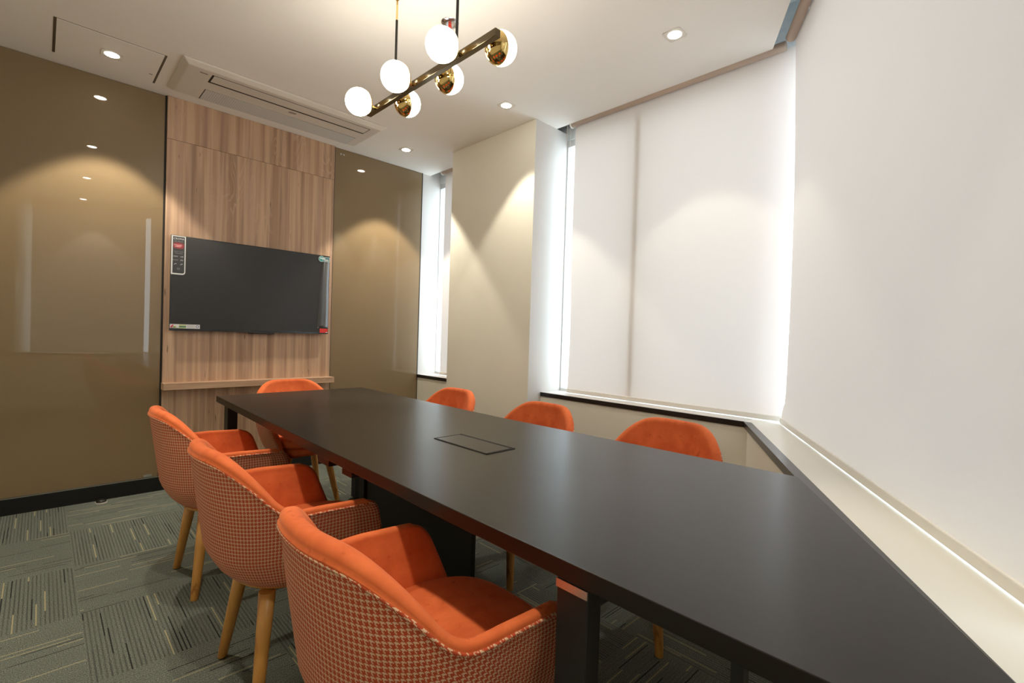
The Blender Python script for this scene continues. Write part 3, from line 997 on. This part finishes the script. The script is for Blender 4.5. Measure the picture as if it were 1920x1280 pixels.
# flush power box
pb = thing('power_outlet_box', 'flush flip-top power outlet box set in the middle of the tabletop', 'power box', (1.125, 1.338, TZ))
bm = B()
a, b = 0.066, 0.150
for x0, x1, y0, y1 in ((-a, -a + 0.004, -b, b), (a - 0.004, a, -b, b), (-a, a, -b, -b + 0.003), (-a, a, b - 0.003, b)):
    box(bm, x0, x1, y0, y1, 0.0, 0.0022)
obj('frame', bm, DARK, pb)
obj('lid', box(B(), -a + 0.007, a - 0.014, -b + 0.010, b - 0.005, 0.0, 0.0016), TABLE_M, pb, bevel=0.0005)
obj('finger_gap', box(B(), a - 0.0135, a - 0.0045, -b + 0.018, b - 0.008, 0.0, 0.0008), DARK, pb)

# ------------------------------------------------------------------ armchairs
def smooth01(t_):
    t_ = max(0.0, min(1.0, t_))
    return t_ * t_ * (3 - 2 * t_)

Z0 = 0.352          # underside of the shell
X0 = -0.030         # where the straight arm meets the rounded back
def rim_r(h):       # radius of the rolled velvet edge
    return 0.0145 + 0.007 * max(0.0, (h - 0.605) / 0.165)
def rim_h(phi):     # phi: degrees from straight back; 90+ = arm
    def g(a):
        return 1 - min(1.0, max(0.0, (abs(a) - 18.0) / 52.0)) ** 1.85
    return 0.608 + (0.775 - 0.608) * sum(g(phi + q_) for q_ in (-7, -3.5, 0, 3.5, 7)) / 5
def prof(z, top, bot, z1=0.62, p=0.55):
    t_ = max(0.0, (z - Z0)) / (z1 - Z0)
    return bot + (top - bot) * (min(t_, 1.0) ** p) + max(0.0, t_ - 1) * 0.012
def half_w(z):
    return prof(z, 0.279, 0.188) - max(0.0, z - 0.62) * 0.08
def back_x(z):
    t_ = max(0.0, (z - Z0))
    return -(0.188 + 0.060 * min(1, t_ / 0.10) ** 0.6 + 0.055 * min(1, t_ / 0.40))
def front_x(z, h):
    x = 0.135 + 0.30 * max(0.0, 0.60 - z) ** 1.0
    x = min(x, 0.215)
    r = 0.050
    if z > h - r:
        u = min(1.0, (z - (h - r)) / r)
        x -= r * (1 - math.sqrt(max(0.0, 1 - u * u)))
    return x
NA, NBk, EXPO = 12, 60, 2.35
def columns():
    cols = []
    for i in range(NA):
        cols.append(('arm', 1 - i / NA, 1))
    for i in range(NBk + 1):
        cols.append(('back', 90 - 180 * i / NBk, 0))
    for i in range(1, NA + 1):
        cols.append(('arm', i / NA, -1))
    return cols
def plan(col, z, off, h, xshift=0.0):
    kind, u, sg = col
    b_ = half_w(z) - off
    if kind == 'arm':
        xf = front_x(z, h) + xshift
        return Vector((X0 + (xf - X0) * u, b_ * sg, z))
    a_ = (X0 - back_x(z)) - off
    c, s = math.cos(math.radians(u)), math.sin(math.radians(u))
    ex = 2 / EXPO
    return Vector((X0 - a_ * (abs(c) ** ex), b_ * math.copysign(abs(s) ** ex, s), z))
def col_h(col):
    if col[0] == 'arm':
        return 0.608 - 0.008 * col[1]
    return rim_h(abs(col[1]))

def build_chair_meshes():
    cols = columns()
    NV = 18
    # end caps: extra columns that close the arm tips
    ext = []
    for k in (3, 2, 1):
        ext.append((cols[0], k))
    seq = [(cols[0], k) for k in (3, 2, 1)] + [(c, 0) for c in cols] + [(cols[-1], k) for k in (1, 2, 3)]
    # cumulative arc length for UV
    outer = []
    for c, k in seq:
        th = k / 3 * PI / 2
        h = col_h(c)
        RIM = rim_r(h)
        TH = 2 * RIM
        sh, ins = 0.018 * math.sin(th), RIM * (1 - math.cos(th))
        line = []
        drop = 0.002 + 0.008 * max(0.0, h - 0.605) / 0.165
        top = h - RIM - (0.004 if k else 0) - drop
        for v_ in range(NV + 1):
            z = Z0 + (top - Z0) * v_ / NV
            tuck = 0.020 * max(0.0, 1 - v_ / 2.0) ** 2
            line.append(plan(c, z, ins + tuck, h, sh))
        outer.append(line)
    bm = B()
    uvl = bm.loops.layers.uv.new('UVMap')
    V = [[bm.verts.new(p) for p in line] for line in outer]
    mid = NV * 2 // 3
    arc = [0.0]
    for i in range(1, len(outer)):
        arc.append(arc[-1] + (outer[i][mid] - outer[i - 1][mid]).length)
    varc = []
    for line in outer:
        s_ = [0.0]
        for a, b in zip(line, line[1:]):
            s_.append(s_[-1] + (b - a).length)
        varc.append(s_)
    n_all = len(seq)
    seamL, seamR = 3 + NA + 6, n_all - 1 - 3 - NA - 6
    for i in range(n_all - 1):
        du = 0.0043 if i < seamL else (0.0 if i < seamR else 0.0067)
        for k in range(NV):
            f = bm.faces.new((V[i][k], V[i + 1][k], V[i + 1][k + 1], V[i][k + 1]))
            for lp, (ii, kk) in zip(f.loops, ((i, k), (i + 1, k), (i + 1, k + 1), (i, k + 1))):
                lp[uvl].uv = (arc[ii] + du, varc[ii][kk])
            f.smooth = True
    shell = bpy.data.meshes.new('shell')
    # underside
    bot = [V[i][0] for i in range(n_all)]
    cen = bm.verts.new((0.0, 0, Z0 - 0.004))
    for i in range(n_all - 1):
        f = bm.faces.new((bot[i + 1], bot[i], cen))
        for lp in f.loops:
            lp[uvl].uv = (lp.vert.co.x, lp.vert.co.y)
    f = bm.faces.new((bot[0], bot[-1], cen))
    for lp in f.loops:
        lp[uvl].uv = (lp.vert.co.x, lp.vert.co.y)
    bm.to_mesh(shell)
    bm.free()
    shell.materials.append(HOUND)
    # velvet lining: rim roll + inside
    bm = B()
    L = []
    NR, NI = 10, 16
    ZS = 0.415
    for c, k in seq:
        th = k / 3 * PI / 2
        h = col_h(c)
        RIM = rim_r(h)
        TH = 2 * RIM
        sh, ins = 0.018 * math.sin(th), RIM * (1 - math.cos(th))
        dz = (0.004 if k else 0)
        line = []
        rr = RIM - ins
        drop = 0.002 + 0.008 * max(0.0, h - 0.605) / 0.165
        for q_ in (1.0, 0.75, 0.5, 0.25):
            line.append(plan(c, h - RIM - dz - drop * q_, ins - 0.003 * math.sin(q_ * PI) - 0.001, h, sh))
        for j in range(NR + 1):
            al = PI * j / NR
            z = h - RIM - dz + rr * math.sin(al) * 1.0
            off = ins + rr * (1 - math.cos(al)) - (0.003 * math.sin(al) if j < NR / 2 else 0)
            zz_ = z
            p = plan(c, h - RIM - dz, off, h, sh)
            # carry the front rounding with height
            p2 = plan(c, min(zz_, h - 0.006), off, h, sh)
            line.append(Vector((p.x if c[0] == 'back' else p2.x, p.y, zz_)))
        for j in range(1, NI + 1):
            z = h - RIM - dz - (h - RIM - dz - ZS) * j / NI
            off = TH - ins + 0.018 * (j / NI) + 0.006 * math.sin(j / NI * PI)
            line.append(plan(c, z, off, h, sh))
        L.append(line)
    V = [[bm.verts.new(p) for p in line] for line in L]
    for i in range(len(V) - 1):
        for k in range(len(V[i]) - 1):
            f = bm.faces.new((V[i][k], V[i + 1][k], V[i + 1][k + 1], V[i][k + 1]))
            f.smooth = True
    # close arm fronts below the rim (outer edge to inner edge)
    for idx, rev in ((0, False), (len(V) - 1, True)):
        outl = outer[0] if idx == 0 else outer[-1]
        ov = [bm.verts.new(p) for p in outl]
        inner = V[idx][NR + 4:]
        zi = [v_.co.z for v_ in inner]
        # bridge by matching heights
        prev = None
        for v_ in reversed(ov):
            j = min(range(len(inner)), key=lambda q_: abs(zi[q_] - v_.co.z))
            if prev is not None:
                pv, pj = prev
                ring = [pv, v_, inner[j]] + ([inner[pj]] if pj != j else [])
                try:
                    f = bm.faces.new(ring)
                    f.smooth = True
                except ValueError:
                    pass
            prev = (v_, j)
    bmesh.ops.recalc_face_normals(bm, faces=bm.faces)
    lining = bpy.data.meshes.new('lining')
    bm.to_mesh(lining)
    bm.free()
    lining.materials.append(VELVET)
    # piping along the rim seam
    bm = B()
    uvl = bm.loops.layers.uv.new('UVMap')
    pp = []
    for (c, k), line in list(zip(seq, outer))[2:-2]:
        q_ = plan(c, line[-1].z, (rim_r(col_h(c)) * (1 - math.cos(k / 3 * PI / 2))) - 0.0022, col_h(c), 0.018 * math.sin(k / 3 * PI / 2))
        pp.append(Vector((q_.x, q_.y, line[-1].z + 0.001)))
    path_tube(bm, pp, 0.0034, 8)
    s_ = 0
    for f in bm.faces:
        f.smooth = True
        for lp in f.loops:
            co = lp.vert.co
            lp[uvl].uv = (math.atan2(co.y, co.x - 0.1) * 0.3, co.z + co.x * 0.4)
    pip = bpy.data.meshes.new('piping')
    bm.to_mesh(pip)
    bm.free()
    pip.materials.append(HOUND)
    # seat cushion and seat base
    def slab(name, a_b, a_f, w, z0, z1, crown, m, ex=3.2, cx=-0.02, n=56, rings=5, rnd=0.02):
        bm = B()
        def ringpts(k_in, z):
            out = []
            for i in range(n):
                a = 2 * PI * i / n
                c, s = math.cos(a), math.sin(a)
                ax = a_f if c > 0 else a_b
                e_ = ex if c > 0 else 2.5
                out.append(Vector((cx + (ax - k_in) * math.copysign(abs(c) ** (2 / e_), c), (w - k_in) * math.copysign(abs(s) ** (2 / e_), s), z)))
            return out
        levels = [(rnd, z0), (rnd * 0.3, z0 + rnd * 0.3), (0, z0 + rnd), (0, z1 - rnd), (rnd * 0.13, z1 - rnd * 0.5), (rnd * 0.5, z1 - rnd * 0.13), (rnd, z1)]
        W_ = min(a_b, w)
        for q_ in range(1, 6):
            kk = rnd + (W_ - rnd) * q_ / 6
            levels.append((kk, z1 + crown * math.sin(q_ / 6 * PI / 2)))
        R2 = [[bm.verts.new(p) for p in ringpts(k_, z_)] for k_, z_ in levels]
        for a, b in zip(R2, R2[1:]):
            for i in range(n):
                f = bm.faces.new((a[i], a[(i + 1) % n], b[(i + 1) % n], b[i]))
                f.smooth = True
        bm.faces.new(R2[0][::-1])
        f = bm.faces.new(R2[-1]); f.smooth = True
        me = bpy.data.meshes.new(name)
        bm.to_mesh(me); bm.free()
        me.materials.append(m)
        return me
    cushion = slab('seat_cushion', 0.185, 0.285, 0.212, 0.405, 0.462, 0.012, VELVET)
    base = slab('seat_base', 0.165, 0.262, 0.192, 0.350, 0.404, 0.0, VELVET)
    bm = B()
    lathe(bm, [(0, Z0 - 0.019), (0.150, Z0 - 0.019), (0.158, Z0 - 0.012), (0.158, Z0 - 0.005), (0, Z0 - 0.005)], 48, (-0.022, 0, 0))
    ring = bpy.data.meshes.new('base_ring')
    bm.to_mesh(ring); bm.free()
    ring.materials.append(LEGW)
    return shell, lining, pip, cushion, base, ring

CM = build_chair_meshes()
def leg_mesh(sx, sy):
    bm = B()
    top = Vector((-0.016 + sx * 0.108, sy * 0.118, Z0 - 0.0195))
    bot = Vector((-0.010 + sx * 0.158, sy * 0.180, 0.0))
    n = 20
    rings = []
    for u, r in ((0, 0.0130), (0.01, 0.0150), (0.25, 0.0175), (0.6, 0.0205), (1.0, 0.0240)):
        p = bot.lerp(top, u)
        rings.append([bm.verts.new((p.x + r * math.cos(2 * PI * i / n), p.y + r * math.sin(2 * PI * i / n), p.z)) for i in range(n)])
    for a, b in zip(rings, rings[1:]):
        for i in range(n):
            f = bm.faces.new((a[i], a[(i + 1) % n], b[(i + 1) % n], b[i])); f.smooth = True
    bm.faces.new(rings[0][::-1])
    bm.faces.new(rings[-1])
    me = bpy.data.meshes.new('leg')
    bm.to_mesh(me); bm.free()
    me.materials.append(LEGW)
    return me
LM = [leg_mesh(sx, sy) for sx in (-1, 1) for sy in (-1, 1)]
def make_chair(label, x, y, rz):
    c = thing('armchair', label, 'armchair', (x, y, 0), rz, 'orange armchairs round the conference table')
    link('shell', CM[0], c)
    link('lining', CM[1], c)
    link('piping', CM[2], c)
    link('seat_cushion', CM[3], c)
    link('seat_base', CM[4], c)
    link('base_ring', CM[5], c)
    for m_ in LM:
        link('leg', m_, c)
    return c
chair0 = make_chair('nearest orange houndstooth armchair at the front of the left row', 0.628, 0.876, 0)
def dup(root, x, y, rz, label):
    r = root.copy()
    COL.objects.link(r)
    r.location = (x, y, 0)
    r.rotation_euler = (0, 0, rz)
    r['label'] = label
    for k in list(root.children):
        c = k.copy()
        COL.objects.link(c)
        c.parent = r
    return r
dup(chair0, 0.625, 1.658, 0, 'orange houndstooth armchair in the middle of the left row')
dup(chair0, 0.632, 2.476, 0, 'orange houndstooth armchair at the left row end nearest the dark glass panel')
dup(chair0, 1.225, 3.175, -PI / 2, 'orange armchair at the table head in front of the wood panel shelf')
dup(chair0, 1.642, 2.430, PI, 'orange armchair across the table nearest the small window, only its back top showing')
dup(chair0, 1.646, 1.680, PI, 'orange armchair across the table before the column edge, middle of the window row')
dup(chair0, 1.740, 1.010, PI, 'orange armchair across the table nearest the slanted ledge, under the wide window')

# ------------------------------------------------------------------ small object at the skirting
g = thing('cable_grommet', 'small black and white half-round cap on the carpet by the skirting', 'cable cap', (0.283, 3.915, 0.0))
obj('base', lathe(B(), [(0, 0), (0.030, 0), (0.030, 0.007), (0, 0.007)], 28), WHITE_PL, g)
obj('cap', lathe(B(), [(0, 0.0071), (0.027, 0.0071), (0.026, 0.014), (0.017, 0.021), (0, 0.024)], 28), BLACK_MET, g, smooth=True)
